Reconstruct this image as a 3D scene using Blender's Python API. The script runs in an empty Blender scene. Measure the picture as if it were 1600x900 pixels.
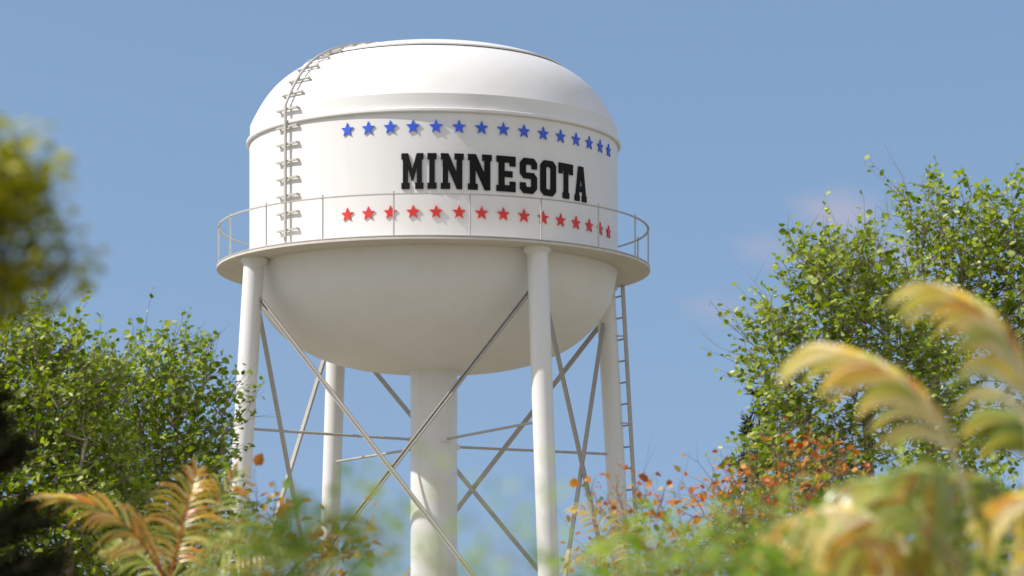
import bpy, bmesh, math, random
import numpy as np
from mathutils import Vector, Matrix, geometry

R_ = math.radians
scene = bpy.context.scene
COL = scene.collection
PI = math.pi

# ------------------------------------------------------------------ camera
FPX, HORIZON = 4400.0, 1068.0            # focal length and horizon row of the 1600 px photograph
CAM_Z = 1.5
U = 5.0 / 287.0                          # metres per tower unit
DIST = FPX * U                           # distance of the tower axis

cam_d = bpy.data.cameras.new('camera')
cam = bpy.data.objects.new('camera', cam_d)
COL.objects.link(cam)
cam.location = (0, 0, CAM_Z)
cam.rotation_euler = (R_(90), 0, 0)
cam_d.sensor_width = 36.0
cam_d.lens = 36.0 * FPX / 1600.0
cam_d.shift_y = (HORIZON - 450.0) / 1600.0
cam_d.clip_end = 6000
cam_d.clip_start = 0.05
cam_d.dof.use_dof = True
cam_d.dof.focus_distance = DIST - 4.0
cam_d.dof.aperture_fstop = 5.6
scene.camera = cam


def at(x, y, d):
    """World point d metres ahead of the camera for a place in the photograph."""
    return Vector(((x - 800.0) * d / FPX, d, CAM_Z + (HORIZON - y) * d / FPX))


# ------------------------------------------------------------------ materials
def new_mat(name):
    m = bpy.data.materials.new(name)
    m.use_nodes = True
    nt = m.node_tree
    b = nt.nodes['Principled BSDF']
    return m, nt, b


def paint(name, col, rough=0.45, dirt=0.06, streak=True, scale=1.0):
    """Painted steel: faint mottling and vertical weather streaks."""
    m, nt, b = new_mat(name)
    tc = nt.nodes.new('ShaderNodeTexCoord')
    mp = nt.nodes.new('ShaderNodeMapping')
    mp.inputs['Scale'].default_value = (2.2 * scale, 2.2 * scale, 0.16 * scale) if streak else (1.3 * scale,) * 3
    nt.links.new(tc.outputs['Object'], mp.inputs['Vector'])
    n1 = nt.nodes.new('ShaderNodeTexNoise')
    n1.inputs['Scale'].default_value = 1.6
    n1.inputs['Detail'].default_value = 6
    nt.links.new(mp.outputs[0], n1.inputs['Vector'])
    n2 = nt.nodes.new('ShaderNodeTexNoise')
    n2.inputs['Scale'].default_value = 0.7
    n2.inputs['Detail'].default_value = 4
    nt.links.new(tc.outputs['Object'], n2.inputs['Vector'])
    mul = nt.nodes.new('ShaderNodeMath'); mul.operation = 'MULTIPLY'
    nt.links.new(n1.outputs[0], mul.inputs[0]); nt.links.new(n2.outputs[0], mul.inputs[1])
    cr = nt.nodes.new('ShaderNodeValToRGB')
    cr.color_ramp.elements[0].position = 0.2
    cr.color_ramp.elements[0].color = (col[0], col[1], col[2], 1)
    cr.color_ramp.elements[1].position = 0.48
    k = 1 - dirt
    cr.color_ramp.elements[1].color = (col[0] * k, col[1] * k * 0.985, col[2] * k * 0.955, 1)
    nt.links.new(mul.outputs[0], cr.inputs[0])
    nt.links.new(cr.outputs[0], b.inputs['Base Color'])
    b.inputs['Roughness'].default_value = rough
    n3 = nt.nodes.new('ShaderNodeTexNoise')
    n3.inputs['Scale'].default_value = 26
    n3.inputs['Detail'].default_value = 3
    nt.links.new(tc.outputs['Object'], n3.inputs['Vector'])
    bp = nt.nodes.new('ShaderNodeBump')
    bp.inputs['Strength'].default_value = 0.04
    bp.inputs['Distance'].default_value = 0.02
    nt.links.new(n3.outputs[0], bp.inputs['Height'])
    nt.links.new(bp.outputs[0], b.inputs['Normal'])
    return m


def leaf_mat(name, cols, trans=0.35, rough=0.42, tgain=1.25, spec=0.4):
    """Leaf blades: colour differs from leaf to leaf; light passes through them."""
    m, nt, b = new_mat(name)
    g = nt.nodes.new('ShaderNodeNewGeometry')
    cr = nt.nodes.new('ShaderNodeValToRGB')
    el = cr.color_ramp.elements
    n = len(cols)
    while len(el) < n:
        el.new(0.5)
    for i, (p, c) in enumerate(cols):
        el[i].position = p
        el[i].color = (*c, 1)
    nt.links.new(g.outputs['Random Per Island'], cr.inputs[0])
    nt.links.new(cr.outputs[0], b.inputs['Base Color'])
    b.inputs['Roughness'].default_value = rough
    b.inputs['Specular IOR Level'].default_value = spec
    tr = nt.nodes.new('ShaderNodeBsdfTranslucent')
    hs = nt.nodes.new('ShaderNodeHueSaturation')
    hs.inputs['Value'].default_value = tgain
    hs.inputs['Saturation'].default_value = 1.1
    nt.links.new(cr.outputs[0], hs.inputs['Color'])
    nt.links.new(hs.outputs[0], tr.inputs['Color'])
    mx = nt.nodes.new('ShaderNodeMixShader')
    mx.inputs[0].default_value = trans
    nt.links.new(b.outputs[0], mx.inputs[1]); nt.links.new(tr.outputs[0], mx.inputs[2])
    nt.links.new(mx.outputs[0], nt.nodes['Material Output'].inputs['Surface'])
    return m


def frond_mat(name, inner, outer, trans=0.35):
    """Strap leaflets: colour runs from the midrib to the tip and differs between leaflets."""
    m, nt, b = new_mat(name)
    g = nt.nodes.new('ShaderNodeNewGeometry')
    uv = nt.nodes.new('ShaderNodeUVMap'); uv.uv_map = 'UVMap'
    sx = nt.nodes.new('ShaderNodeSeparateXYZ')
    nt.links.new(uv.outputs[0], sx.inputs[0])

    def ramp(cols, src):
        cr = nt.nodes.new('ShaderNodeValToRGB')
        el = cr.color_ramp.elements
        while len(el) < len(cols):
            el.new(0.5)
        for i, (p, c) in enumerate(cols):
            el[i].position = p; el[i].color = (*c, 1)
        nt.links.new(src, cr.inputs[0])
        return cr
    a = ramp(inner, g.outputs['Random Per Island'])
    mm = nt.nodes.new('ShaderNodeMath'); mm.operation = 'MULTIPLY'; mm.inputs[1].default_value = 7.31
    fr = nt.nodes.new('ShaderNodeMath'); fr.operation = 'FRACT'
    nt.links.new(g.outputs['Random Per Island'], mm.inputs[0]); nt.links.new(mm.outputs[0], fr.inputs[0])
    c = ramp(outer, fr.outputs[0])
    mx = nt.nodes.new('ShaderNodeMix'); mx.data_type = 'RGBA'
    nt.links.new(sx.outputs['X'], mx.inputs['Factor'])
    nt.links.new(a.outputs[0], mx.inputs['A']); nt.links.new(c.outputs[0], mx.inputs['B'])
    nt.links.new(mx.outputs['Result'], b.inputs['Base Color'])
    b.inputs['Roughness'].default_value = 0.24
    b.inputs['Specular IOR Level'].default_value = 0.65
    tr = nt.nodes.new('ShaderNodeBsdfTranslucent')
    nt.links.new(mx.outputs['Result'], tr.inputs['Color'])
    ms = nt.nodes.new('ShaderNodeMixShader'); ms.inputs[0].default_value = trans
    nt.links.new(b.outputs[0], ms.inputs[1]); nt.links.new(tr.outputs[0], ms.inputs[2])
    nt.links.new(ms.outputs[0], nt.nodes['Material Output'].inputs['Surface'])
    return m


def rough_mat(name, c1, c2, scale=8.0, rough=0.85, bump=0.3):
    m, nt, b = new_mat(name)
    tc = nt.nodes.new('ShaderNodeTexCoord')
    n = nt.nodes.new('ShaderNodeTexNoise')
    n.inputs['Scale'].default_value = scale; n.inputs['Detail'].default_value = 8
    nt.links.new(tc.outputs['Object'], n.inputs['Vector'])
    cr = nt.nodes.new('ShaderNodeValToRGB')
    cr.color_ramp.elements[0].position = 0.3; cr.color_ramp.elements[0].color = (*c1, 1)
    cr.color_ramp.elements[1].position = 0.7; cr.color_ramp.elements[1].color = (*c2, 1)
    nt.links.new(n.outputs[0], cr.inputs[0]); nt.links.new(cr.outputs[0], b.inputs['Base Color'])
    b.inputs['Roughness'].default_value = rough
    bp = nt.nodes.new('ShaderNodeBump'); bp.inputs['Strength'].default_value = bump
    nt.links.new(n.outputs[0], bp.inputs['Height']); nt.links.new(bp.outputs[0], b.inputs['Normal'])
    return m


M_WHITE = paint('white_tank_paint', (0.81, 0.80, 0.79), 0.42, 0.045)
M_ROOF = paint('white_roof_paint', (0.81, 0.80, 0.79), 0.45, 0.045, streak=False)
M_LEG = paint('white_leg_paint', (0.79, 0.78, 0.77), 0.32, 0.06)
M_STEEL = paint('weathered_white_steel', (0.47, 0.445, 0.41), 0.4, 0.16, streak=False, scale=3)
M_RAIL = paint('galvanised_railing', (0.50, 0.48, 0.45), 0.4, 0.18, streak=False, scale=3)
M_DECK = paint('walkway_paint', (0.66, 0.62, 0.56), 0.55, 0.16, streak=False, scale=2)
M_BLACK = paint('black_letter_paint', (0.009, 0.008, 0.008), 0.65, 0.2, streak=False)
M_BLACK.node_tree.nodes['Principled BSDF'].inputs['Specular IOR Level'].default_value = 0.2
M_BLUE = paint('blue_star_paint', (0.035, 0.115, 0.72), 0.45, 0.1, streak=False)
M_RED = paint('red_star_paint', (0.74, 0.040, 0.035), 0.45, 0.1, streak=False)
M_CONC = rough_mat('concrete', (0.30, 0.29, 0.27), (0.42, 0.40, 0.37), 4)
M_BARK = rough_mat('grey_brown_bark', (0.20, 0.15, 0.10), (0.42, 0.34, 0.25), 14)
M_BARKD = rough_mat('dark_bark', (0.06, 0.045, 0.032), (0.15, 0.11, 0.08), 14)
M_GROUND = rough_mat('dry_meadow', (0.135, 0.122, 0.070), (0.225, 0.195, 0.120), 0.35, 0.95, 0.5)
M_PAD = rough_mat('gravel', (0.23, 0.205, 0.165), (0.31, 0.28, 0.235), 9, 0.95, 0.6)

M_LEAF = leaf_mat('fresh_green_leaf', [(0, (0.10, 0.17, 0.008)), (0.4, (0.25, 0.345, 0.016)),
                                       (0.8, (0.40, 0.48, 0.050)), (1, (0.60, 0.64, 0.26))], 0.45, rough=0.34, tgain=1.25)
M_LEAFD = leaf_mat('deep_green_leaf', [(0, (0.090, 0.165, 0.008)), (0.45, (0.23, 0.335, 0.015)),
                                       (0.82, (0.39, 0.475, 0.046)), (1, (0.60, 0.64, 0.25))], 0.46, rough=0.34, tgain=1.3)
M_ORANGE = leaf_mat('orange_autumn_leaf', [(0, (0.34, 0.075, 0.012)), (0.28, (0.58, 0.16, 0.022)), (0.55, (0.70, 0.26, 0.04)),
                                           (0.72, (0.70, 0.42, 0.12)), (0.77, (0.16, 0.24, 0.02)), (1, (0.32, 0.40, 0.05))], 0.42)
M_GOLD = leaf_mat('golden_autumn_leaf', [(0, (0.42, 0.12, 0.018)), (0.4, (0.55, 0.23, 0.03)), (0.62, (0.56, 0.34, 0.07)),
                                         (0.68, (0.10, 0.17, 0.02)), (1, (0.18, 0.26, 0.035))], 0.42)
M_OLIVE = leaf_mat('olive_leaf', [(0, (0.12, 0.16, 0.008)), (0.5, (0.38, 0.39, 0.018)), (1, (0.64, 0.57, 0.04))], 0.48)
M_LIME = leaf_mat('soft_lime_leaf', [(0, (0.18, 0.32, 0.025)), (0.6, (0.34, 0.48, 0.06)), (1, (0.52, 0.58, 0.20))], 0.5, tgain=1.3)
M_NEEDLE = leaf_mat('dark_spruce_needle', [(0, (0.010, 0.012, 0.004)), (0.6, (0.022, 0.024, 0.009)), (1, (0.045, 0.043, 0.016))], 0.1, rough=0.9, spec=0.1)  # near-black base also stands in for shade on the left spruce
GRN, GLD, CRM, RST = (0.20, 0.29, 0.04), (0.80, 0.56, 0.06), (0.90, 0.82, 0.54), (0.60, 0.13, 0.015)
M_FROND = frond_mat('orange_green_frond',
                    [(0, GRN), (0.20, GRN), (0.26, GLD), (0.52, (0.84, 0.54, 0.06)), (0.58, (0.62, 0.17, 0.015)), (0.70, (0.74, 0.28, 0.02)), (0.76, (0.86, 0.72, 0.30)), (1, (0.86, 0.74, 0.34))],
                    [(0, (0.60, 0.17, 0.012)), (0.22, (0.68, 0.26, 0.02)), (0.40, (0.78, 0.46, 0.03)), (0.6, (0.60, 0.44, 0.05)), (0.72, (0.20, 0.22, 0.03)), (1, (0.44, 0.38, 0.07))], 0.42)
M_FRONDY = frond_mat('golden_frond',
                     [(0, (0.34, 0.40, 0.08)), (0.10, (0.50, 0.52, 0.10)), (0.15, (0.86, 0.58, 0.07)), (0.45, (0.88, 0.70, 0.16)), (0.50, CRM), (0.80, CRM), (0.84, RST), (1, (0.70, 0.26, 0.02))],
                     [(0, (0.84, 0.60, 0.06)), (0.45, (0.86, 0.72, 0.18)), (0.52, (0.52, 0.54, 0.09)), (0.66, (0.62, 0.60, 0.12)), (0.74, (0.84, 0.74, 0.30)), (0.90, (0.84, 0.54, 0.05)), (1, (0.72, 0.28, 0.02))], 0.42)
M_FRONDG = frond_mat('olive_frond',
                     [(0, (0.10, 0.17, 0.02)), (0.35, (0.24, 0.33, 0.05)), (0.55, (0.44, 0.48, 0.10)), (0.75, (0.66, 0.62, 0.20)), (0.88, (0.80, 0.76, 0.46)), (0.95, RST), (1, RST)],
                     [(0, (0.11, 0.18, 0.02)), (0.5, (0.36, 0.42, 0.06)), (0.85, (0.58, 0.54, 0.10)), (0.92, (0.66, 0.28, 0.02)), (1, (0.74, 0.60, 0.12))], 0.42)
M_STEM = rough_mat('palm_stem', (0.26, 0.24, 0.10), (0.42, 0.36, 0.18), 12, 0.6)


# ------------------------------------------------------------------ object helpers
def link(name, me, mat, parent=None, sharp=35):
    o = bpy.data.objects.new(name, me)
    if mat is not None:
        me.materials.append(mat)
    COL.objects.link(o)
    if parent is not None:
        o.parent = parent
    return o


def mesh(name, verts, faces, mat, parent=None, smooth=True, sharp=35, uv=None):
    me = bpy.data.meshes.new(name)
    me.from_pydata([tuple(v) for v in verts], [], faces)
    if smooth:
        me.polygons.foreach_set('use_smooth', [True] * len(me.polygons))
        if sharp:
            me.set_sharp_from_angle(angle=R_(sharp))
    if uv is not None:
        l = me.uv_layers.new(name='UVMap')
        vi = np.zeros(len(me.loops), np.int32)
        me.loops.foreach_get('vertex_index', vi)
        l.data.foreach_set('uv', np.asarray(uv, np.float32)[vi].ravel())
    me.update()
    return link(name, me, mat, parent)


def thing(name, label, cat, loc=(0, 0, 0), rotz=0.0, group=None):
    o = bpy.data.objects.new(name, None)
    COL.objects.link(o)
    o.location = loc
    o.rotation_euler = (0, 0, rotz)
    o.empty_display_size = 0.3
    o['label'] = label; o['category'] = cat
    if group:
        o['group'] = group
    return o


class Geo:
    """Collects pieces of one part."""
    def __init__(self):
        self.v = []; self.f = []

    def add(self, v, f):
        n = len(self.v)
        self.v += [tuple(p) for p in v]
        self.f += [tuple(i + n for i in q) for q in f]

    def lathe(self, prof, seg=192, a0=0.0, closed=False):
        n = len(prof)
        v = [(r * math.sin(a0 + 2 * PI * k / seg), -r * math.cos(a0 + 2 * PI * k / seg), z)
             for k in range(seg) for r, z in prof]
        f = []
        m = n if closed else n - 1
        for k in range(seg):
            k2 = (k + 1) % seg
            for i in range(m):
                j = (i + 1) % n
                f.append((k * n + i, k2 * n + i, k2 * n + j, k * n + j))
        self.add(v, f)

    def tube(self, pts, radii, sides=6, cap=True):
        pts = [Vector(p) for p in pts]
        if not hasattr(radii, '__len__'):
            radii = [radii] * len(pts)
        v = []; f = []
        ref = None
        for i, p in enumerate(pts):
            t = (pts[min(i + 1, len(pts) - 1)] - pts[max(i - 1, 0)])
            t = t.normalized() if t.length > 1e-9 else Vector((0, 0, 1))
            if ref is None:
                ref = Vector((1, 0, 0)) if abs(t.x) < 0.8 else Vector((0, 1, 0))
            a = (ref - t * ref.dot(t)).normalized(); ref = a
            b = t.cross(a)
            for k in range(sides):
                c, s = math.cos(2 * PI * k / sides), math.sin(2 * PI * k / sides)
                v.append(p + (a * c + b * s) * radii[i])
        for i in range(len(pts) - 1):
            for k in range(sides):
                k2 = (k + 1) % sides
                f.append((i * sides + k, i * sides + k2, (i + 1) * sides + k2, (i + 1) * sides + k))
        if cap:
            f.append(tuple(reversed(range(sides))))
            n = (len(pts) - 1) * sides
            f.append(tuple(range(n, n + sides)))
        self.add(v, f)

    def beam(self, p, q, prof, up):
        """Extrude a closed 2-D profile from p to q; profile x runs sideways, y along up."""
        p, q, up = Vector(p), Vector(q), Vector(up)
        t = (q - p).normalized()
        b = (up - t * up.dot(t)).normalized()
        a = b.cross(t)
        n = len(prof)
        v = [e + a * x + b * y for e in (p, q) for x, y in prof]
        f = [(i, (i + 1) % n, n + (i + 1) % n, n + i) for i in range(n)]
        f += [tuple(reversed(range(n))), tuple(range(n, 2 * n))]
        self.add(v, f)

    def sweep(self, pts, ups, prof, closed=False):
        n = len(prof); m = len(pts)
        v = []
        for i in range(m):
            p = Vector(pts[i])
            if closed:
                t = Vector(pts[(i + 1) % m]) - Vector(pts[i - 1])
            else:
                t = Vector(pts[min(i + 1, m - 1)]) - Vector(pts[max(i - 1, 0)])
            t.normalize()
            up = Vector(ups[i]); b = (up - t * up.dot(t)).normalized(); a = b.cross(t)
            v += [p + a * x + b * y for x, y in prof]
        f = []
        for i in range(m if closed else m - 1):
            i2 = (i + 1) % m
            for k in range(n):
                k2 = (k + 1) % n
                f.append((i * n + k, i * n + k2, i2 * n + k2, i2 * n + k))
        if not closed:
            f += [tuple(reversed(range(n))), tuple(range((m - 1) * n, m * n))]
        self.add(v, f)

    def build(self, name, mat, parent=None, smooth=True, sharp=35):
        return mesh(name, self.v, self.f, mat, parent, smooth, sharp)


def rect(w, h, x=0.0, y=0.0):
    return [(x - w / 2, y - h / 2), (x + w / 2, y - h / 2), (x + w / 2, y + h / 2), (x - w / 2, y + h / 2)]


# ------------------------------------------------------------------ ground (below the frame)
g = Geo()
n = 80
xs = np.linspace(-1, 1, n)
gv = []
for j in range(n):
    for i in range(n):
        X = math.copysign(abs(xs[i]) ** 2.2, xs[i]) * 3000
        Y = math.copysign(abs(xs[j]) ** 2.2, xs[j]) * 3000 + 60
        dd = math.hypot(X, Y - 60)
        Z = 0.0 if dd < 140 else (dd - 140) * 0.004 * math.sin(X * 0.004) * math.cos(Y * 0.003)
        gv.append((X, Y, Z))
gf = [(j * n + i, j * n + i + 1, (j + 1) * n + i + 1, (j + 1) * n + i) for j in range(n - 1) for i in range(n - 1)]
go = mesh('ground', gv, gf, M_GROUND)
go['kind'] = 'structure'

TX, TY = -122.0 * U, DIST
gp = Geo()
gp.lathe([(0.0, 0.012), (9.2, 0.012), (9.4, 0.0)], 96)
pad = gp.build('gravel_ground', M_PAD)
pad.location = (TX, TY, 0)
pad['kind'] = 'structure'

# ------------------------------------------------------------------ water tower
TROT = math.atan2(122.0, FPX)
tower = thing('water_tower', 'white steel water tower on four splayed legs with stars and black lettering round its tank',
              'water tower', (TX, TY, 0), TROT)


def pt(r, th, h):
    """Tower frame: r and h in tower units, th degrees to the right of the side facing the camera."""
    a = R_(th)
    return Vector((r * U * math.sin(a), -r * U * math.cos(a), CAM_Z + h * U))


def prof(ps):
    return [(r * U, CAM_Z + h * U) for r, h in ps]


H_DECK = 645.0
g = Geo()                                                     # tank wall
g.lathe(prof([(287, 640), (287, 700), (287, 760), (287, 838)]), 256)
g.build('tank_wall', M_WHITE, tower)

# roof: short upright band, then the dome up to the cap
bz = []
P0, P1, P2, P3 = (286.2, 863), (286.2 - 68 * math.cos(1.12), 863 + 68 * math.sin(1.12)), (224.8, 982.3), (0, 982.3)
for i in range(61):
    t = i / 60.0
    bz.append(tuple((1 - t) ** 3 * a + 3 * (1 - t) ** 2 * t * b + 3 * (1 - t) * t * t * c + t ** 3 * d
                    for a, b, c, d in zip(P0, P1, P2, P3)))
dome = [(286.2, 836)] + bz[:1] + [p for p in bz[1:] if p[0] > 200]
dome.append((197, dome[-1][1] + 1.0))
g = Geo(); g.lathe(prof(dome), 256)
roof = g.build('roof', M_ROOF, tower, sharp=12)
hc = float(np.interp(206, [p[0] for p in bz][::-1], [p[1] for p in bz][::-1]))
cap = [(199, hc + 2.6), (206.4, hc + 1.6), (207.0, hc + 3.6)] + [(r, h + 3.4) for r, h in bz if r < 204.0]
cap[-1] = (0.05, cap[-1][1])
g = Geo(); g.lathe(prof(cap), 256)
g.build('roof_cap', M_ROOF, roof, sharp=20)
lip = [(286.3, 841.0), (291.2, 840.6), (291.9, 839.6), (291.9, 836.6), (291.2, 835.4), (287.4, 835.0)]
g = Geo(); g.lathe(prof(lip), 256)
g.build('roof_rim', M_WHITE, roof, sharp=20)

# bowl
bowl = []
for i in range(48):
    t = 287 - (287 - 30) * (1 - (1 - i / 47.0) ** 1.8)
    bowl.append((t, 640.0 - 152.5 * max(0.0, 1 - (t / 287.0) ** 3) ** (1 / 1.8)))
bowl[0] = (287, 640.5)
g = Geo(); g.lathe(prof(bowl), 256)
g.build('tank_bowl', M_ROOF, tower)

# central riser, flared where it meets the bowl
base_h = -CAM_Z / U
g = Geo(); g.lathe(prof([(36.6, base_h), (36.6, 200), (36.6, 476), (37.2, 483), (39, 489), (43, 493), (46, 494.6)]), 96)
riser = g.build('riser_column', M_LEG, tower)

# walkway
g = Geo(); g.lathe(prof([(285, 641.2), (336.6, 641.2), (337.6, 641.8), (337.6, 645.2), (336.6, 645.8), (285, 645.8)]), 256)
deck = g.build('walkway', M_DECK, tower)
g = Geo(); g.lathe(prof([(334.2, 645.9), (337.9, 645.9), (337.9, 647.4), (334.2, 647.4)]), 256, closed=True)
g.build('walkway_edge', M_RAIL, deck)

# railing
H_RAIL = 707.3
g = Geo()
N = 256
pts = [pt(334.5, 360.0 * k / N, H_RAIL) for k in range(N)]
g.sweep(pts, [Vector((0, 0, 1))] * N, rect(3.4 * U, 1.7 * U), closed=True)
rail = g.build('railing', M_RAIL, tower)
for k in range(19):
    th = -10.0 + 18.947 * k
    g = Geo()
    g.tube([pt(334.5, th, 645.5), pt(334.5, th, H_RAIL + 4.5)], 1.15 * U, 8)
    g.build('railing_post', M_RAIL, rail)

# legs
LEG_TH = (-61.5, 29.5, 116.3, 211.1)
LEG_R = 15.7


def leg_r(h):
    return 308.0 + 0.066 * (641.0 - h)


legs = []
for th in LEG_TH:
    g = Geo()
    g.tube([pt(leg_r(h), th, h) for h in (base_h - 2, 300, 641.1)], LEG_R * U, 40)
    lg = g.build('leg', M_LEG, tower)
    g = Geo()
    prs = [(629, 15.75), (632.5, 16.8), (634, 19.4), (636, 20.2), (641.15, 20.2)]
    g.tube([pt(leg_r(h), th, h) for h, r in prs], [r * U for h, r in prs], 40)
    g.build('leg_collar', M_LEG, lg)
    g = Geo()
    g.tube([pt(leg_r(base_h), th, base_h - 2), pt(leg_r(base_h), th, base_h + 22)], [34 * U, 28 * U], 32)
    g.build('footing', M_CONC, lg)
    legs.append(lg)

# diagonal braces of angle steel, two crossing on each face
w, tk, fl = 6.8 * U, 1.9 * U, 2.6 * U
ANG = [(-w / 2, -fl), (w / 2, -fl), (w / 2, fl), (w / 2 - tk, fl), (w / 2 - tk, -fl + tk * 0.6), (-w / 2 + tk, -fl + tk * 0.6), (-w / 2 + tk, fl), (-w / 2, fl)]
H_T, H_B = 594.0, 10.0
for k in range(4):
    a, b = LEG_TH[k], LEG_TH[(k + 1) % 4]
    pa, pb = pt(leg_r(H_T), a, H_T), pt(leg_r(H_B), b, H_B)
    qa, qb = pt(leg_r(H_T), b, H_T), pt(leg_r(H_B), a, H_B)
    mid = (pa + qa) / 2
    out = Vector((mid.x, mid.y, 0)).normalized()
    for s, e, off in ((pa, pb, 3.6), (qa, qb, -3.6)):
        d = (e - s).normalized()
        g = Geo()
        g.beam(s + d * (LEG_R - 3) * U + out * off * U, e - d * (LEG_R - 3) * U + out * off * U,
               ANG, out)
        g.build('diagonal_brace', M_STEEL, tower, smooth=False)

# radial struts from riser to legs
for th, hl, hr in ((-61.5, 383.5, 379.5), (29.5, 384.6, 379), (116.3, 370.5, 371), (211.1, 367.5, 371)):
    p, q = pt(37, th, hr), pt(leg_r(hl) - LEG_R + 1, th, hl)
    g = Geo()
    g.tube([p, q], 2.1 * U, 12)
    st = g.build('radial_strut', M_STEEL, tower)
    g = Geo()
    d = (q - p).normalized()
    g.beam(p - d * 2 * U, p + d * 7 * U, rect(8 * U, 8 * U), (0, 0, 1))
    g.build('strut_bracket', M_LEG, st, smooth=False)

# roof ladder: one rail with peg rungs, up the wall and over the dome
path = [(287, 645.9 + i * (862 - 645.9) / 30.0) for i in range(31)] + bz[1:52]
path = np.array(path)
seg = np.r_[0, np.cumsum(np.hypot(*np.diff(path, axis=0).T))]
tg = np.gradient(path, axis=0); tg /= np.linalg.norm(tg, axis=1)[:, None]
nr = np.c_[tg[:, 1], -tg[:, 0]]
for c in range(2):                                     # soften the turn at the roof edge
    for it in range(6):
        nr[1:-1, c] = (nr[:-2, c] + 2 * nr[1:-1, c] + nr[2:, c]) / 4
nr /= np.linalg.norm(nr, axis=1)[:, None]
LTH = -48.8
STAND = 7.5
g = Geo()
offp = path + nr * STAND
rad = Vector((math.sin(R_(LTH)), -math.cos(R_(LTH)), 0))
tan = Vector((math.cos(R_(LTH)), math.sin(R_(LTH)), 0))
g.sweep([pt(r, LTH, h) for r, h in offp], [rad * n_[0] + Vector((0, 0, 1)) * n_[1] for n_ in nr], rect(4.2 * U, 3.0 * U))
lad = g.build('roof_ladder', M_RAIL, tower)
s = 5.0
while s < seg[-1]:
    r, h = (np.interp(s, seg, offp[:, c]) for c in range(2))
    n_ = Vector((np.interp(s, seg, nr[:, 0]), np.interp(s, seg, nr[:, 1])))
    up = (rad * n_[0] + Vector((0, 0, 1)) * n_[1]).normalized()
    c = pt(r, LTH, h) - up * 3.2 * U
    g = Geo()
    g.beam(c - tan * 24.5 * U, c + tan * 24.5 * U, rect(3.0 * U, 2.8 * U), up)
    for e in (-1, 1):                                  # stubs that hold the rung off the wall
        g.beam(c + tan * e * 22.0 * U - up * 1.6 * U, c + tan * e * 22.0 * U - up * 5.6 * U, rect(3.0 * U, 3.0 * U), tan)
    g.build('rung', M_RAIL, lad, smooth=False)
    s += 25.7

# access ladder along the rear right leg
th = 116.3
g = Geo()
tdir = Vector((math.cos(R_(th)), math.sin(R_(th)), 0))
odir = Vector((math.sin(R_(th)), -math.cos(R_(th)), 0))


def lad_c(h):
    return pt(leg_r(h), th, h) + odir * 21.0 * U


for e in (-1, 1):
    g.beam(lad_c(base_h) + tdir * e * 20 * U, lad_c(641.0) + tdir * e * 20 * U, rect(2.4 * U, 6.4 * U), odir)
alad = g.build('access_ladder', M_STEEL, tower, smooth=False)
h = 625.0
while h > base_h + 10:
    g = Geo()
    g.tube([lad_c(h) - tdir * 20 * U, lad_c(h) + tdir * 20 * U], 1.5 * U, 8)
    g.build('rung', M_STEEL, alad)
    h -= 34.6
for h in (560, 420, 280, 140):
    for e in (-1, 1):
        g = Geo()
        g.beam(lad_c(h) + tdir * e * 19 * U, pt(leg_r(h), th, h) + tdir * e * 12 * U, rect(2 * U, 2 * U), (0, 0, 1))
        g.build('ladder_bracket', M_STEEL, alad, smooth=False)


# ---- raised stars and letters wrapped round the tank
def wrap_plate(name, outer, holes, th_of_x, h_of_y, r0, r1, mat, step):
    """A cut-out plate following the curved wall, between radii r0 and r1."""
    polys = [[Vector((x, y, 0)) for x, y in outer]] + [[Vector((x, y, 0)) for x, y in hl] for hl in holes]
    tris = geometry.tessellate_polygon(polys)
    flat = [p for poly in polys for p in poly]
    bm = bmesh.new()
    vs = [bm.verts.new(p) for p in flat]
    for t in tris:
        try:
            bm.faces.new([vs[i] for i in t])
        except ValueError:
            pass
    bmesh.ops.recalc_face_normals(bm, faces=bm.faces)
    x0, x1 = min(p.x for p in flat), max(p.x for p in flat)
    k = max(1, int((x1 - x0) / step))
    for i in range(1, k):
        x = x0 + (x1 - x0) * i / k
        bmesh.ops.bisect_plane(bm, geom=bm.verts[:] + bm.edges[:] + bm.faces[:], plane_co=(x, 0, 0), plane_no=(1, 0, 0))
    for f in bm.faces:
        if f.normal.z < 0:
            f.normal_flip()
    bm.verts.index_update()
    front = [(v.co.x, v.co.y) for v in bm.verts]
    faces = [[v.index for v in f.verts] for f in bm.faces]
    n = len(front)
    verts = [pt(r1, th_of_x(x), h_of_y(y)) for x, y in front] + [pt(r0, th_of_x(x), h_of_y(y)) for x, y in front]
    out = [tuple(f) for f in faces] + [tuple(i + n for i in reversed(f)) for f in faces]
    for e in bm.edges:
        if len(e.link_faces) == 1:
            lp = e.link_faces[0].loops
            for l in lp:
                if l.edge == e:
                    a, b = l.vert.index, l.link_loop_next.vert.index
            out.append((b, a, a + n, b + n))
    bm.free()
    return mesh(name, verts, out, mat, tower, smooth=False)


def star_poly(R, q=0.42):
    ps = []
    for k in range(10):
        a = PI / 2 + k * PI / 5
        r = R if k % 2 == 0 else R * q
        ps.append((r * math.cos(a), r * math.sin(a)))
    return ps


DEG = 180.0 / PI / 289.0
for hc, nm, mat in ((813.4, 'blue_star', M_BLUE), (688.7, 'red_star', M_RED)):
    for k in range(15):
        th0 = -26.2 + 6.707 * k
        o = wrap_plate(nm, star_poly(10.6), [], lambda x, t=th0: t + x * DEG, lambda y, c=hc: c + y, 287.4, 289.1, mat, 4)

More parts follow.
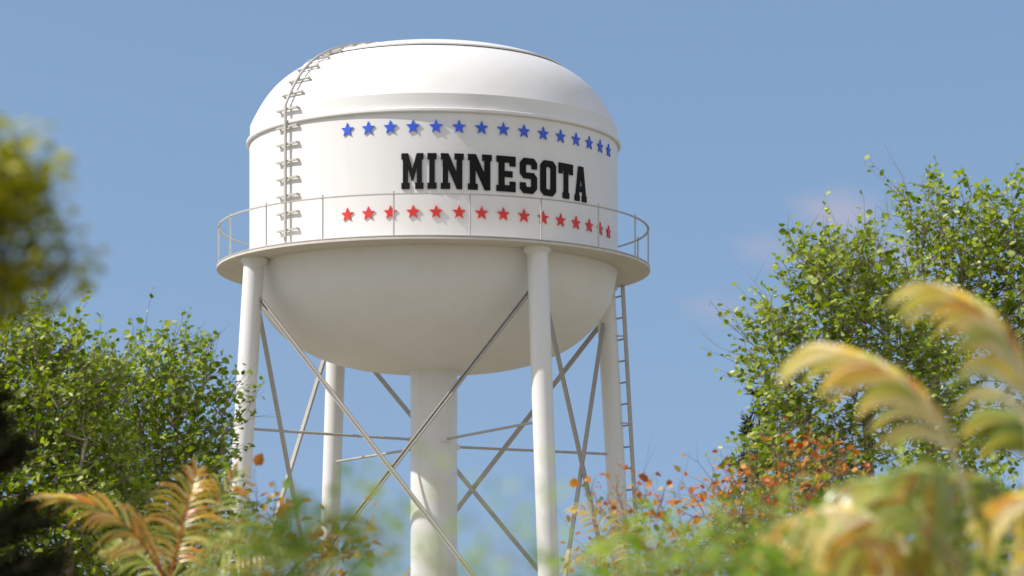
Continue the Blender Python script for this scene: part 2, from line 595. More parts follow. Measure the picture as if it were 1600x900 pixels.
def letter(ch):
    if ch == 'M':
        return 72, [(0, 0), (27, 0), (27, 17), (21.5, 17), (21.5, 60), (33, 24), (39, 24), (50.5, 60), (50.5, 17), (45, 17), (45, 0), (72, 0),
                    (72, 17), (67, 17), (67, 83), (72, 83), (72, 100), (50, 100), (36, 56), (22, 100), (0, 100), (0, 83), (5, 83), (5, 17), (0, 17)], []
    if ch == 'I':
        return 30, [(0, 0), (30, 0), (30, 17), (24, 17), (24, 83), (30, 83), (30, 100), (0, 100), (0, 83), (6, 83), (6, 17), (0, 17)], []
    if ch == 'N':
        return 76, [(0, 0), (31, 0), (31, 17), (24, 17), (24, 58), (53, 0), (71, 0), (71, 83), (76, 83), (76, 100), (45, 100), (45, 83), (52, 83), (52, 47),
                    (25, 100), (0, 100), (0, 83), (6, 83), (6, 17), (0, 17)], []
    if ch == 'E':
        return 62, [(0, 0), (62, 0), (62, 29), (43, 29), (43, 18), (26, 18), (26, 41), (52, 41), (52, 58), (26, 58), (26, 82),
                    (43, 82), (43, 72), (62, 72), (62, 100), (0, 100), (0, 83), (7, 83), (7, 17), (0, 17)], []
    if ch == 'S':
        return 60, [(0, 12), (12, 0), (46, 0), (60, 14), (60, 47), (48, 59), (20, 59), (20, 78), (24, 82), (38, 82), (41, 79), (41, 70), (60, 70), (60, 88), (48, 100),
                    (13, 100), (0, 87), (0, 55), (13, 42), (40, 42), (40, 22), (36, 18), (24, 18), (20, 22), (20, 30), (0, 30)], []
    if ch == 'O':
        return 60, [(13, 0), (47, 0), (60, 13), (60, 87), (47, 100), (13, 100), (0, 87), (0, 13)], \
               [[(24, 18), (21, 21), (21, 79), (24, 82), (36, 82), (39, 79), (39, 21), (36, 18)]]
    if ch == 'T':
        return 62, [(17, 0), (45, 0), (45, 17), (40.5, 17), (40.5, 82), (46, 82), (46, 70), (62, 70), (62, 100), (0, 100), (0, 70), (16, 70), (16, 82), (21.5, 82), (21.5, 17), (17, 17)], []
    if ch == 'A':
        return 70, [(0, 0), (27, 0), (27, 17), (22.5, 17), (24.5, 27), (45.5, 27), (47.5, 17), (43, 17), (43, 0), (70, 0), (70, 17), (65.5, 17), (49, 100), (21, 100), (4.5, 17), (0, 17)], \
               [[(28, 43), (35, 77), (42, 43)]]


def th_from_x(x, r=290.0):
    """Angle round the tank whose point stands x pixels right of the axis."""
    lo, hi = -85.0, 85.0
    for _ in range(50):
        m = (lo + hi) / 2
        a = R_(m)
        if r * math.sin(a) / (1 - r * math.cos(a) / FPX) < x:
            lo = m
        else:
            hi = m
    return lo


SPANS = [('M', 626.9, 661.6), ('I', 667.7, 682.2), ('N', 688.8, 724.9), ('N', 731.5, 769.0), ('E', 776.3, 806.4),
         ('S', 813.5, 840.1), ('O', 845.7, 870.0), ('T', 874.6, 896.6), ('A', 900.0, 918.0)]
for ch, x0, x1 in SPANS:
    a, b = th_from_x(x0 - 678), th_from_x(x1 - 678)
    wd, outer, holes = letter(ch)
    wrap_plate('letter', outer, holes, lambda x, a=a, b=b, wd=wd: a + (b - a) * x / wd,
               lambda y: 722.5 + y * 0.52, 287.4, 289.2, M_BLACK, 8)


# ------------------------------------------------------------------ vegetation
def unit(v):
    return v / np.maximum(np.linalg.norm(v, axis=-1, keepdims=True), 1e-9)


def leaves_mesh(P, D, N, L, W, fold=0.25):
    """Rounded leaf blades: P base, D direction of the midrib, N face normal, L length, W width."""
    S = unit(np.cross(D, N)); N = unit(np.cross(S, D))
    n = len(P)
    L = L[:, None]; W = W[:, None]
    droop = -0.12 * L * N
    base = P
    tip = P + D * L + droop
    l1 = P + D * L * 0.30 + S * W * 0.48 + N * W * fold * 0.5
    l2 = P + D * L * 0.68 + S * W * 0.42 + N * W * fold * 0.5 + droop * 0.4
    r1 = P + D * L * 0.30 - S * W * 0.48 + N * W * fold * 0.5
    r2 = P + D * L * 0.68 - S * W * 0.42 + N * W * fold * 0.5 + droop * 0.4
    V = np.stack([base, l1, l2, tip, r2, r1], 1).reshape(-1, 3)
    i = np.arange(n)[:, None] * 6
    F = np.concatenate([i + np.array([[0, 3, 2, 1]]), i + np.array([[0, 5, 4, 3]])], 0)
    return V, F


def np_mesh(name, V, F, mat, parent=None, uv=None):
    me = bpy.data.meshes.new(name)
    k = F.shape[1]
    me.vertices.add(len(V)); me.vertices.foreach_set('co', np.asarray(V, np.float32).ravel())
    me.loops.add(F.size); me.loops.foreach_set('vertex_index', F.astype(np.int32).ravel())
    me.polygons.add(len(F))
    me.polygons.foreach_set('loop_start', (np.arange(len(F)) * k).astype(np.int32))
    me.update(calc_edges=True)
    me.validate()
    if uv is not None:
        l = me.uv_layers.new(name='UVMap')
        l.data.foreach_set('uv', np.asarray(uv, np.float32)[F.ravel()].ravel())
    return link(name, me, mat, parent)


def sample_crown(rng, blobs, gap, fill=0.5, cap=900):
    """Points through a union of ellipsoids, thinned to a minimum gap, denser near the skin."""
    blobs = [(np.array(c, float), np.array(r, float)) for c, r in blobs]
    vol = np.array([r.prod() for c, r in blobs]); vol = vol / vol.sum()
    out = np.zeros((cap + 1, 3)); no = 0
    tries = 0
    ph = rng.uniform(0, 6.28, 6)
    while no < cap and tries < cap * 30:
        tries += 1
        c, r = blobs[rng.choice(len(blobs), p=vol)]
        d = unit(rng.normal(size=3))
        q = rng.uniform() ** (1 / 3) if rng.uniform() < fill else rng.uniform(0.72, 1.0)
        wob = 1 + 0.16 * math.sin(3 * d[0] + ph[0]) * math.sin(4 * d[2] + ph[1]) + 0.12 * math.sin(7 * d[0] + ph[2] + 5 * d[2]) + 0.10 * math.sin(9 * d[1] + 6 * d[2] + ph[3])
        p = c + d * r * q * wob
        if p[2] < 0.25:
            continue
        if no and np.min(((out[:no] - p) ** 2).sum(1)) < gap * gap:
            continue
        out[no] = p; no += 1
    return out[:no].copy()


def skeleton(rng, base, pts, lean=(0, 0), stems=1, wig=0.06):
    """Joins crown points to a trunk; returns node positions, parents and the end node of every point."""
    ctr = pts.mean(0)
    low, hi = pts[:, 2].min(), pts[:, 2].max()
    nodes = [np.array(base, float)]; par = [-1]; plen = [0.0]
    for s in range(stems):
        k = 0
        tgt = ctr + np.r_[rng.normal(size=2) * 0.32 * np.ptp(pts[:, :2], axis=0) * (0 if stems == 1 else 1), 0]
        tgt[2] = low + (hi - low) * 0.55
        steps = 9
        for i in range(1, steps + 1):
            t = i / steps
            p = np.array(base) * (1 - t) + tgt * t
            p[:2] += (np.array(tgt[:2]) - np.array(base[:2])) * (t ** 1.6 - t)
            p += rng.normal(size=3) * wig * 0.5 * (1, 1, 0.3)
            nodes.append(p); par.append(k); plen.append(plen[k] + np.linalg.norm(p - nodes[k])); k = len(nodes) - 1
    order = np.argsort(np.linalg.norm(pts - np.array(ctr) + np.array([0, 0, 0.6 * (hi - low)]) * 0, axis=1))
    ends = np.zeros(len(pts), int)
    buf = np.zeros((60000, 3)); pl = np.zeros(60000); nb = 0
    for oi in order:
        p = pts[oi]
        buf[nb:len(nodes)] = nodes[nb:]; pl[nb:len(nodes)] = plen[nb:]; nb = len(nodes)
        A = buf[:nb]
        d = np.linalg.norm(A - p, axis=1)
        cost = d + 0.22 * pl[:nb] + 0.8 * np.maximum(0, A[:, 2] - p[2] + 0.15 * d)
        cost[0] += 5
        k = int(np.argmin(cost))
        q = A[k]
        L = np.linalg.norm(p - q)
        m = max(1, int(L / 0.22))
        for i in range(1, m + 1):
            t = i / m
            x = q * (1 - t) + p * t
            x = x + np.array([0, 0, -0.12 * L * math.sin(PI * t)])
            if i < m:
                x = x + rng.normal(size=3) * wig * min(1, L)
            nodes.append(x); par.append(k); plen.append(plen[k] + np.linalg.norm(x - nodes[k])); k = len(nodes) - 1
        ends[oi] = k
    return np.array(nodes), par, ends


def branch_geo(geo, nodes, par, r0, power=2.3, rmax=None):
    n = len(nodes)
    w = np.zeros(n); kids = [[] for _ in range(n)]
    for i in range(n):
        if par[i] >= 0:
            kids[par[i]].append(i)
    acc = np.zeros(n)
    for i in range(n - 1, -1, -1):
        acc[i] = acc[i] if kids[i] else r0 ** power
        if par[i] >= 0:
            acc[par[i]] += acc[i]
    rad = acc ** (1 / power)
    if rmax:
        rad = np.minimum(rad, rmax)
    done = set()
    stack = [(0, None)]
    while stack:
        i, frm = stack.pop()
        chain = [frm] if frm is not None else []
        k = i
        while True:
            chain.append(k)
            if not kids[k]:
                break
            ks = sorted(kids[k], key=lambda q: -rad[q])
            for q in ks[1:]:
                stack.append((q, k))
            k = ks[0]
        if len(chain) < 2:
            continue
        rr = [rad[c] for c in chain]
        if frm is not None:
            rr[0] = rad[chain[1]]
        sides = 7 if rr[0] > 0.02 else (5 if rr[0] > 0.008 else 3)
        geo.tube([nodes[c] for c in chain], rr, sides, cap=False)


def leafy(name, label, cat, group, base, blobs, mat, bark, seed, gap=0.17, leaf=0.075, per=15, twig=0.30, stems=1,
          r0=0.0035, shoots=20, shoot_len=0.45, bare=12, fill=0.5, cap=900, up=0.35, aspect=0.8):
    rng = np.random.default_rng(seed)
    pts = sample_crown(rng, blobs, gap, fill, cap)
    nodes, par, ends = skeleton(rng, base, pts, stems=stems)
    geo = Geo()
    branch_geo(geo, nodes, par, r0 * 1.6)
    ctr = pts.mean(0)
    P = []; Dn = []; Nn = []; Ls = []
    far = np.argsort(-np.linalg.norm((pts - ctr) / np.maximum(np.ptp(pts, axis=0), 0.1), axis=1))
    sh = set(far[: shoots * 4][rng.permutation(min(len(far), shoots * 4))[:shoots]].tolist())
    for i, p in enumerate(pts):
        out = unit(p - ctr + np.array([0, 0, up * 0.6]))
        k = 4 if i in sh else 3
        for j in range(k):
            d = unit(out * 0.8 + rng.normal(size=3) * 0.62 + np.array([0, 0, up * 0.5]))
            L = twig * rng.uniform(0.55, 1.15)
            if i in sh and j < 2:
                d = unit(out + rng.normal(size=3) * 0.38 + np.array([0, 0, 0.35])); L = shoot_len * rng.uniform(0.5, 1.3)
            bend = rng.normal(size=3) * 0.12 * L + np.array([0, 0, -0.06 * L])
            q = [p, p + d * L * 0.5 + bend * 0.6, p + d * L]
            geo.tube(q, [r0 * 1.1, r0 * 0.8, r0 * 0.4], 3, cap=False)
            m = max(2, int(per / k * L / twig * (0.62 if i in sh and j < 2 else 1.0)))
            t = (np.arange(m) + rng.uniform(0.1, 0.9, m)) / m
            t = 0.12 + 0.9 * t
            base_p = p + d * (L * t)[:, None] + bend * (4 * 0.6 * t * (1 - t))[:, None] * 0.4
            sd = unit(rng.normal(size=(m, 3)))
            ld = unit(sd * np.array([1, 1, 0.5]) + d * 0.5 + np.array([0, 0, -0.12]))
            nn = unit(rng.normal(size=(m, 3)) * 0.55 + np.array([-0.40, -0.26, 0.72]))
            P.append(base_p + ld * 0.02); Dn.append(ld); Nn.append(nn)
            Ls.append(leaf * np.clip(rng.lognormal(0.0, 0.28, m), 0.5, 1.7))
    for b_ in range(bare):                                   # leafless wisps beyond the crown
        i = far[int(rng.integers(0, max(1, len(far) // 3)))]
        p = pts[i]
        d = unit(unit(p - ctr) + rng.normal(size=3) * 0.45 + np.array([0, 0, 0.35]))
        L = shoot_len * rng.uniform(0.8, 1.7)
        q1 = p + d * L * 0.5 + rng.normal(size=3) * 0.05
        q2 = p + d * L + rng.normal(size=3) * 0.09 + np.array([0, 0, -0.05 * L])
        geo.tube([p, q1, q2], [r0, r0 * 0.7, r0 * 0.3], 3, cap=False)
        geo.tube([q1, q1 + unit(d + rng.normal(size=3) * 0.5) * L * 0.4], [r0 * 0.6, r0 * 0.3], 3, cap=False)
    P = np.concatenate(P); Dn = np.concatenate(Dn); Nn = np.concatenate(Nn); Ls = np.concatenate(Ls)
    V, F = leaves_mesh(P, Dn, Nn, Ls, Ls * aspect)
    o = np.array(base, float)
    root = thing(name, label, cat, tuple(o), 0, group)
    t_ = mesh('trunk', [Vector(v) - Vector(o) for v in geo.v], geo.f, bark, root)
    np_mesh('crown', V - o, F, mat, root)
    return root


def blob(x, y, d, rx, ry, rd=None, dd=0.0):
    """Ellipsoid of a crown seen at (x, y) px with px radii, d metres away."""
    c = at(x, y, d + dd)
    k = (d + dd) / FPX
    return (tuple(c), (rx * k, (rd if rd else 0.75 * (rx + ry) / 2) * k, ry * k))


def foot(x, d):
    return (at(x, 0, d).x, d, 0.0)


LIGHT = 'leafy green trees flanking the water tower'
leafy('broadleaf_tree', 'small leafy green tree at the left edge of the picture below the blurred olive tree', 'tree', LIGHT,
      foot(70, 26), [blob(60, 640, 26, 115, 125), blob(-70, 700, 26, 110, 150), blob(60, 800, 26, 150, 150), blob(60, 550, 26, 75, 45), blob(150, 600, 26, 45, 40)],
      M_LEAF, M_BARK, 3, gap=0.134, leaf=0.057, per=21, stems=3, cap=1500, shoots=70, shoot_len=0.52, aspect=0.78)
leafy('broadleaf_tree', 'bushy green tree whose leaves overlap the leftmost white leg of the tower', 'tree', LIGHT,
      foot(240, 27.5), [blob(235, 665, 27.5, 100, 110), blob(285, 590, 27.5, 50, 60), blob(270, 780, 27.5, 90, 140), blob(345, 650, 27.5, 18, 55)],
      M_LEAFD, M_BARK, 5, gap=0.136, leaf=0.057, per=21, stems=3, cap=1300, shoots=70, shoot_len=0.52, bare=22, aspect=0.78)
leafy('broadleaf_tree', 'shorter of the two green trees right of the tower, nearer the tower', 'tree', LIGHT,
      foot(1370, 27), [blob(1325, 500, 27, 90, 115), blob(1240, 560, 27, 55, 85), blob(1265, 690, 27, 75, 110), blob(1390, 610, 27, 80, 90), blob(1275, 430, 27, 48, 48), blob(1190, 530, 27, 18, 24)],
      M_LEAF, M_BARK, 8, gap=0.143, leaf=0.056, per=22, stems=2, cap=1300, shoots=70, shoot_len=0.52, bare=22, aspect=0.78)
leafy('broadleaf_tree', 'tallest green tree with airy crown in the upper right corner', 'tree', LIGHT,
      foot(1440, 29.5), [blob(1545, 395, 29.5, 105, 90), blob(1465, 352, 29.5, 58, 58), blob(1590, 345, 29.5, 60, 50), blob(1625, 470, 29.5, 90, 150), blob(1510, 520, 29.5, 80, 100), blob(1430, 450, 29.5, 50, 65), blob(1500, 680, 29.5, 90, 70)],
      M_LEAF, M_BARK, 13, gap=0.160, leaf=0.060, per=20, stems=2, cap=1200, shoots=70, shoot_len=0.52, fill=0.6, bare=26, aspect=0.78)

AUT = 'autumn coloured shrubs near the tower foot'
leafy('autumn_shrub', 'rust orange shrub in front of the lower left part of the right green trees', 'shrub', AUT,
      foot(1230, 19), [blob(1170, 785, 19, 80, 38), blob(1265, 750, 19, 70, 45), blob(1115, 790, 19, 40, 30), blob(1220, 840, 19, 120, 60)],
      M_ORANGE, M_BARK, 21, gap=0.108, leaf=0.046, per=11, twig=0.24, stems=3, cap=430, shoots=30, shoot_len=0.32, bare=14, r0=0.0028)
leafy('autumn_shrub', 'sparse orange and yellow shrub below the white access ladder', 'shrub', AUT,
      foot(1000, 16), [blob(985, 800, 16, 50, 36), blob(1040, 835, 16, 45, 40), blob(1000, 880, 16, 70, 50)],
      M_ORANGE, M_BARK, 27, gap=0.10, leaf=0.042, per=8, twig=0.18, stems=2, cap=105, shoots=8, shoot_len=0.35, bare=6, r0=0.0022)
leafy('autumn_shrub', 'golden orange shrub at the foot of the leftmost tower leg', 'shrub', AUT,
      foot(440, 14), [blob(420, 850, 14, 45, 60), blob(408, 795, 14, 16, 40), blob(530, 870, 14, 45, 35), blob(460, 900, 14, 80, 50)],
      M_GOLD, M_BARK, 33, gap=0.10, leaf=0.056, per=7, twig=0.16, stems=2, cap=75, shoots=4, shoot_len=0.3, bare=4, r0=0.002)

FRONT = 'out of focus leafy shrubs close to the camera'
leafy('foreground_shrub', 'blurred bright green shrub in front of the rear left tower leg at the bottom', 'shrub', FRONT,
      foot(430, 3.1), [blob(450, 850, 3.1, 50, 45), blob(515, 840, 3.1, 45, 45), blob(560, 880, 3.1, 40, 30), blob(440, 960, 3.1, 90, 80)],
      M_LIME, M_BARK, 41, gap=0.022, leaf=0.014, per=5, twig=0.045, stems=3, cap=210, shoots=6, shoot_len=0.06, bare=0, r0=0.0005)
leafy('foreground_shrub', 'faint blurred thin green shrub in front of the central white column', 'shrub', FRONT,
      foot(700, 2.3), [blob(640, 835, 2.3, 70, 60), blob(800, 850, 2.3, 80, 50), blob(700, 960, 2.3, 160, 80)],
      M_LIME, M_BARK, 43, gap=0.030, leaf=0.010, per=3, twig=0.03, stems=4, cap=70, shoots=5, shoot_len=0.05, bare=0, r0=0.0004)
leafy('foreground_shrub', 'blurred green shrub at the bottom below the rust orange shrub', 'shrub', FRONT,
      foot(1100, 3.6), [blob(1080, 890, 3.6, 110, 45), blob(1200, 850, 3.6, 80, 40), blob(960, 920, 3.6, 60, 40), blob(1120, 960, 3.6, 180, 80)],
      M_LIME, M_BARK, 47, gap=0.026, leaf=0.015, per=5, twig=0.05, stems=4, cap=230, shoots=8, shoot_len=0.06, bare=0, r0=0.0005)


# ---- conifers
def conifer(name, label, group, base, height, spread, mat, seed, z0=0.2, whorls=26, nl=0.03, nw=0.003, dens=260, droop=0.15, cat='tree', trunk_r=0.03):
    rng = np.random.default_rng(seed)
    root = thing(name, label, cat, base, 0, group)
    geo = Geo()
    geo.tube([(0, 0, 0), (0.01, 0, height * 0.5), (0, 0.01, height)], [trunk_r, trunk_r * 0.6, trunk_r * 0.1], 7, cap=False)
    P = []; D = []
    for i in range(whorls):
        t = (i + rng.uniform(0, 1)) / whorls
        z = z0 + (height - z0) * t
        L0 = spread * (1 - t) ** 0.75 + spread * 0.07
        for j in range(5):
            a = rng.uniform(0, 2 * PI)
            L = L0 * rng.uniform(0.6, 1.15)
            d = np.array([math.cos(a), math.sin(a), 0.25 - droop + 0.4 * t])
            d = unit(d)
            p0 = np.array([0, 0, z]); p1 = p0 + d * L * 0.6; p2 = p0 + d * L + np.array([0, 0, -droop * L * 0.3])
            geo.tube([p0, p1, p2], [trunk_r * 0.16, trunk_r * 0.1, trunk_r * 0.04], 3, cap=False)
            subs = [(p0, p2)]
            for s in range(5):
                u_ = rng.uniform(0.25, 0.95)
                q = p0 * (1 - u_) + p2 * u_
                e = unit(d + rng.normal(size=3) * 0.7 * np.array([1, 1, 0.45]))
                subs.append((q, q + e * L * 0.35))
                geo.tube(subs[-1], [trunk_r * 0.06, trunk_r * 0.03], 3, cap=False)
            for (q0, q1) in subs:
                ln = np.linalg.norm(q1 - q0)
                m = max(4, int(dens * ln))
                tt = rng.uniform(0.1, 1, m)[:, None]
                P.append(q0 * (1 - tt) + q1 * tt)
                ax = unit(q1 - q0)
                D.append(unit(ax * 0.7 + rng.normal(size=(m, 3)) * 0.6))
    P = np.concatenate(P); D = np.concatenate(D)
    n_ = len(P)
    L = nl * rng.uniform(0.7, 1.3, n_)
    V, F = leaves_mesh(P, D, unit(rng.normal(size=(n_, 3))), L, np.full(n_, nw), 0.0)
    mesh('trunk', geo.v, geo.f, M_BARKD, root)
    np_mesh('crown', V, F, mat, root)
    return root


b = foot(-35, 6.0)
conifer('spruce_tree', 'dark blurred spruce in the bottom left corner in front of the leafy tree', 'conifers', b, CAM_Z + (HORIZON - 585) * 6.0 / FPX, 0.40,
        M_NEEDLE, 51, z0=0.6, whorls=38, nl=0.030, nw=0.005, dens=380, trunk_r=0.025)
b = foot(1186, 31)
conifer('spruce_tree', 'slim dark spruce tip behind the left edge of the right green trees', 'conifers', b, CAM_Z + (HORIZON - 612) * 31 / FPX, 0.95,
        M_NEEDLE, 53, z0=0.5, whorls=30, nl=0.085, nw=0.012, dens=110, trunk_r=0.06)

# blurred olive tree, close by at the left: a slim leaning stem with leafy boughs high up
leafy('olive_tree', 'strongly blurred olive green young tree at the upper left edge', 'tree', 'out of focus leafy shrubs close to the camera',
      foot(-330, 3.0), [blob(-10, 320, 3.0, 70, 75), blob(100, 375, 3.0, 16, 14), blob(60, 420, 3.0, 45, 28), blob(0, 440, 3.0, 75, 30), blob(-30, 475, 3.0, 70, 28), blob(35, 232, 3.0, 16, 14), blob(-5, 225, 3.0, 12, 18),
                        blob(50, 300, 3.0, 28, 38), blob(-160, 360, 3.0, 120, 110)],
      M_OLIVE, M_BARKD, 61, gap=0.0150, leaf=0.012, per=13, twig=0.024, stems=2, cap=560, shoots=14, shoot_len=0.035, bare=0, r0=0.0005, fill=0.7)


# ---- palms
def frond_mesh(parent, ctrl, mat, seed, n=26, ll=0.2, lw=0.02, droop=0.9, fwd=0.5, s0=0.15, rw=0.006, origin=(0, 0, 0), name='frond', face=None, fold=False, tipenv=0.35):
    """One feather leaf: arching midrib through the control points, strap leaflets hanging either side."""
    rng = np.random.default_rng(seed)
    c = [np.array(p, float) - np.array(origin) for p in ctrl]
    tt = np.linspace(0, 1, 40)[:, None]
    if len(c) == 3:
        R = (1 - tt) ** 2 * c[0] + 2 * (1 - tt) * tt * c[1] + tt ** 2 * c[2]
    else:
        R = (1 - tt) ** 3 * c[0] + 3 * (1 - tt) ** 2 * tt * c[1] + 3 * (1 - tt) * tt ** 2 * c[2] + tt ** 3 * c[3]
    geo = Geo()
    geo.tube(R[::3].tolist() + [R[-1].tolist()], list(np.linspace(rw, rw * 0.25, len(R[::3]) + 1)), 5, cap=False)
    V = [np.array(geo.v)]; F4 = [np.array([f for f in geo.f])]
    UV = [np.c_[np.zeros(len(geo.v)), np.zeros(len(geo.v))]]
    nv = len(geo.v)
    T = unit(np.gradient(R, axis=0))
    for k in range(n):
        s = s0 + (1 - s0) * (k + 0.5) / n
        i = min(39, int(s * 39))
        p = R[i]; t = T[i]
        side = np.cross(t, np.array([0, 0, 1.0]))
        if np.linalg.norm(side) < 0.2:
            side = np.cross(t, np.array([0, 1.0, 0]))
        side = unit(side)
        nor = unit(np.cross(side, t))
        if nor[2] < 0:
            nor = -nor
        if face is not None:
            nor = np.array(face, float); nor = unit(nor - t * nor.dot(t)); side = unit(np.cross(t, nor))
        env = math.sin(PI * min(1, 0.18 + 0.82 * s) ** 0.9) ** 0.6 if s < 0.97 else 0.35
        env = max(env, tipenv)
        for e in (-1, 1):
            f = fwd + 0.7 * s * s + rng.normal() * 0.07
            d = unit(side * e * math.cos(f) + t * math.sin(f) + nor * (0.30 + rng.normal() * 0.08))
            if fold and e * side[2] > 0:          # the upper half of the blade is folded away
                d = unit(side * e * 0.25 + np.array([0.1, 0.8, 0.1]) + t * math.sin(f))
            L = ll * env * rng.uniform(0.85, 1.1)
            m = 6
            q = p.copy(); pts = [q]; dd = d.copy()
            for j in range(m):
                dd = unit(dd + np.array([0, 0, -droop * (0.10 + 0.5 * (j / m)) * rng.uniform(0.8, 1.2)]))
                q = q + dd * L / m
                pts.append(q)
            pts = np.array(pts)
            wv = unit(np.cross(unit(pts[-1] - pts[0] + 1e-6), nor + np.array([0, 0, 0.3])))
            wid = lw * np.array([0.45, 0.9, 1.0, 0.95, 0.78, 0.5, 0.08])
            up = np.cross(wv, unit(np.gradient(pts, axis=0)))
            vv = np.concatenate([pts - wv * wid[:, None] / 2, pts + up * wid[:, None] * -0.14, pts + wv * wid[:, None] / 2])
            K = m + 1
            ff = []
            for j in range(m):
                ff.append((j, j + 1, K + j + 1, K + j)); ff.append((K + j, K + j + 1, 2 * K + j + 1, 2 * K + j))
            V.append(vv); F4.append(np.array(ff) + nv)
            u_ = np.linspace(0, 1, K)
            UV.append(np.c_[np.r_[u_, u_, u_], np.zeros(3 * K)])
            nv += 3 * K
    o = np_mesh(name, np.concatenate(V), np.concatenate(F4), mat, parent, np.concatenate(UV))
    o.data.polygons.foreach_set('use_smooth', [True] * len(o.data.polygons))
    return o


def palm(name, label, base, crown, fronds, mat, seed, group, d, trunk_r=0.03, **kw):
    root = thing(name, label, 'palm', base, 0, group)
    geo = Geo()
    bv, cv = Vector(base), Vector(crown)
    geo.tube([Vector((0, 0, 0)), (cv - bv) * 0.5 + Vector((trunk_r, 0, 0)), cv - bv], [trunk_r * 1.2, trunk_r, trunk_r * 0.7], 9)
    geo.build('trunk', M_STEM, root)
    for i, fr in enumerate(fronds):
        opt = dict(kw)
        m = mat
        if isinstance(fr[-1], dict):
            opt.update(fr[-1]); fr = fr[:-1]
            m = opt.pop('mat', mat)
        ctrl = [crown] + [tuple(at(x, y, d + dd)) for x, y, dd in fr]
        frond_mesh(root, ctrl, m, seed * 100 + i, origin=base, **opt)
    return root


PALMS = 'ornamental palms in the foreground'
FC = (0.1, -0.85, 0.5)
d = 11.0
palm('palm_plant', 'orange and green palm with comb like fronds at lower left before the leafy trees', foot(262, d), tuple(at(262, 915, d)),
     [[(230, 855, -0.1), (195, 785, -0.2), (85, 778, -0.3), dict(mat=M_FROND, ll=0.26, lw=0.019, n=20, fwd=0.85, droop=0.5, s0=0.3, face=FC, fold=True, tipenv=0.7)],
      [(282, 840, 0.0), (292, 780, 0.05), (308, 735, 0.1), dict(mat=M_FROND, ll=0.20, lw=0.011, n=30, fwd=0.55, droop=0.9, face=FC)],
      [(300, 850, 0.3), (340, 790, 0.4), (372, 735, 0.5), dict(mat=M_FRONDG, ll=0.22, lw=0.010, n=30, fwd=0.5, face=FC)],
      [(320, 870, -0.4), (390, 830, -0.5), (450, 860, -0.6), dict(mat=M_FRONDG, ll=0.24, lw=0.010, n=34, fwd=0.5, face=FC)],
      [(230, 870, 0.2), (200, 840, 0.3), (160, 860, 0.4), dict(mat=M_FRONDG, ll=0.16, lw=0.011, n=24, face=FC)],
      [(240, 860, -0.3), (222, 810, -0.5), (190, 790, -0.7), dict(mat=M_FROND, ll=0.15, lw=0.011, n=24, face=FC)],
      [(300, 900, -0.6), (350, 880, -1.0), (420, 920, -1.3), dict(mat=M_FRONDG, ll=0.20, lw=0.010, n=30, face=FC)]],
     M_FROND, 7, PALMS, d, trunk_r=0.045, rw=0.006)
d = 8.0
palm('palm_plant', 'green palm with one thin arching frond crossing the rear left tower leg', foot(400, d), tuple(at(415, 930, d)),
     [[(470, 830, 0.0), (520, 790, 0.0), (590, 825, 0.0), dict(ll=0.12, lw=0.008, n=26, fwd=0.9, face=None)],
      [(400, 850, 0.3), (380, 820, 0.4), (330, 850, 0.5)],
      [(440, 870, -0.3), (450, 830, -0.4), (480, 880, -0.6)]],
     M_FRONDG, 9, PALMS, d, trunk_r=0.03, rw=0.003, ll=0.14, lw=0.008, n=22, droop=0.6, face=FC)
d = 15.0
palm('palm_plant', 'small pale palm seen between the front right leg and the access ladder', foot(960, d), tuple(at(960, 910, d)),
     [[(955, 840, 0), (930, 785, 0), (890, 797, 0), dict(mat=M_FRONDY)],
      [(985, 810, 0.2), (1000, 775, 0.3), (1015, 785, 0.4), dict(ll=0.12)],
      [(930, 860, -0.2), (910, 850, -0.3), (880, 890, -0.4), dict(mat=M_FRONDY)],
      [(1000, 860, -0.2), (1030, 840, -0.3), (1070, 880, -0.4)]],
     M_FRONDG, 11, PALMS, d, trunk_r=0.04, rw=0.005, ll=0.13, lw=0.010, n=22, droop=0.7, face=FC)
d = 4.3
palm('palm_plant', 'large blurred golden palm whose fronds arch in from the right edge before the green trees', foot(1560, d), tuple(at(1560, 960, d)),
     [[(1500, 740, 0), (1490, 585, 0), (1300, 548, 0.0), dict(ll=0.165, lw=0.021, n=14, fwd=0.75, droop=0.8)],
      [(1640, 720, -0.1), (1630, 510, -0.1), (1480, 458, -0.1), dict(ll=0.17, lw=0.023, n=14, fwd=0.75, droop=0.8)],
      [(1640, 820, 0.1), (1690, 670, 0.1), (1560, 650, 0.1), dict(mat=M_FRONDG, ll=0.16, lw=0.022, n=9, fwd=0.6)]],
     M_FRONDY, 15, PALMS, d, trunk_r=0.025, rw=0.006, ll=0.16, lw=0.022, n=11, droop=0.9, s0=0.45, face=(0.05, -0.9, 0.35), fold=True, tipenv=0.85)
d = 4.0
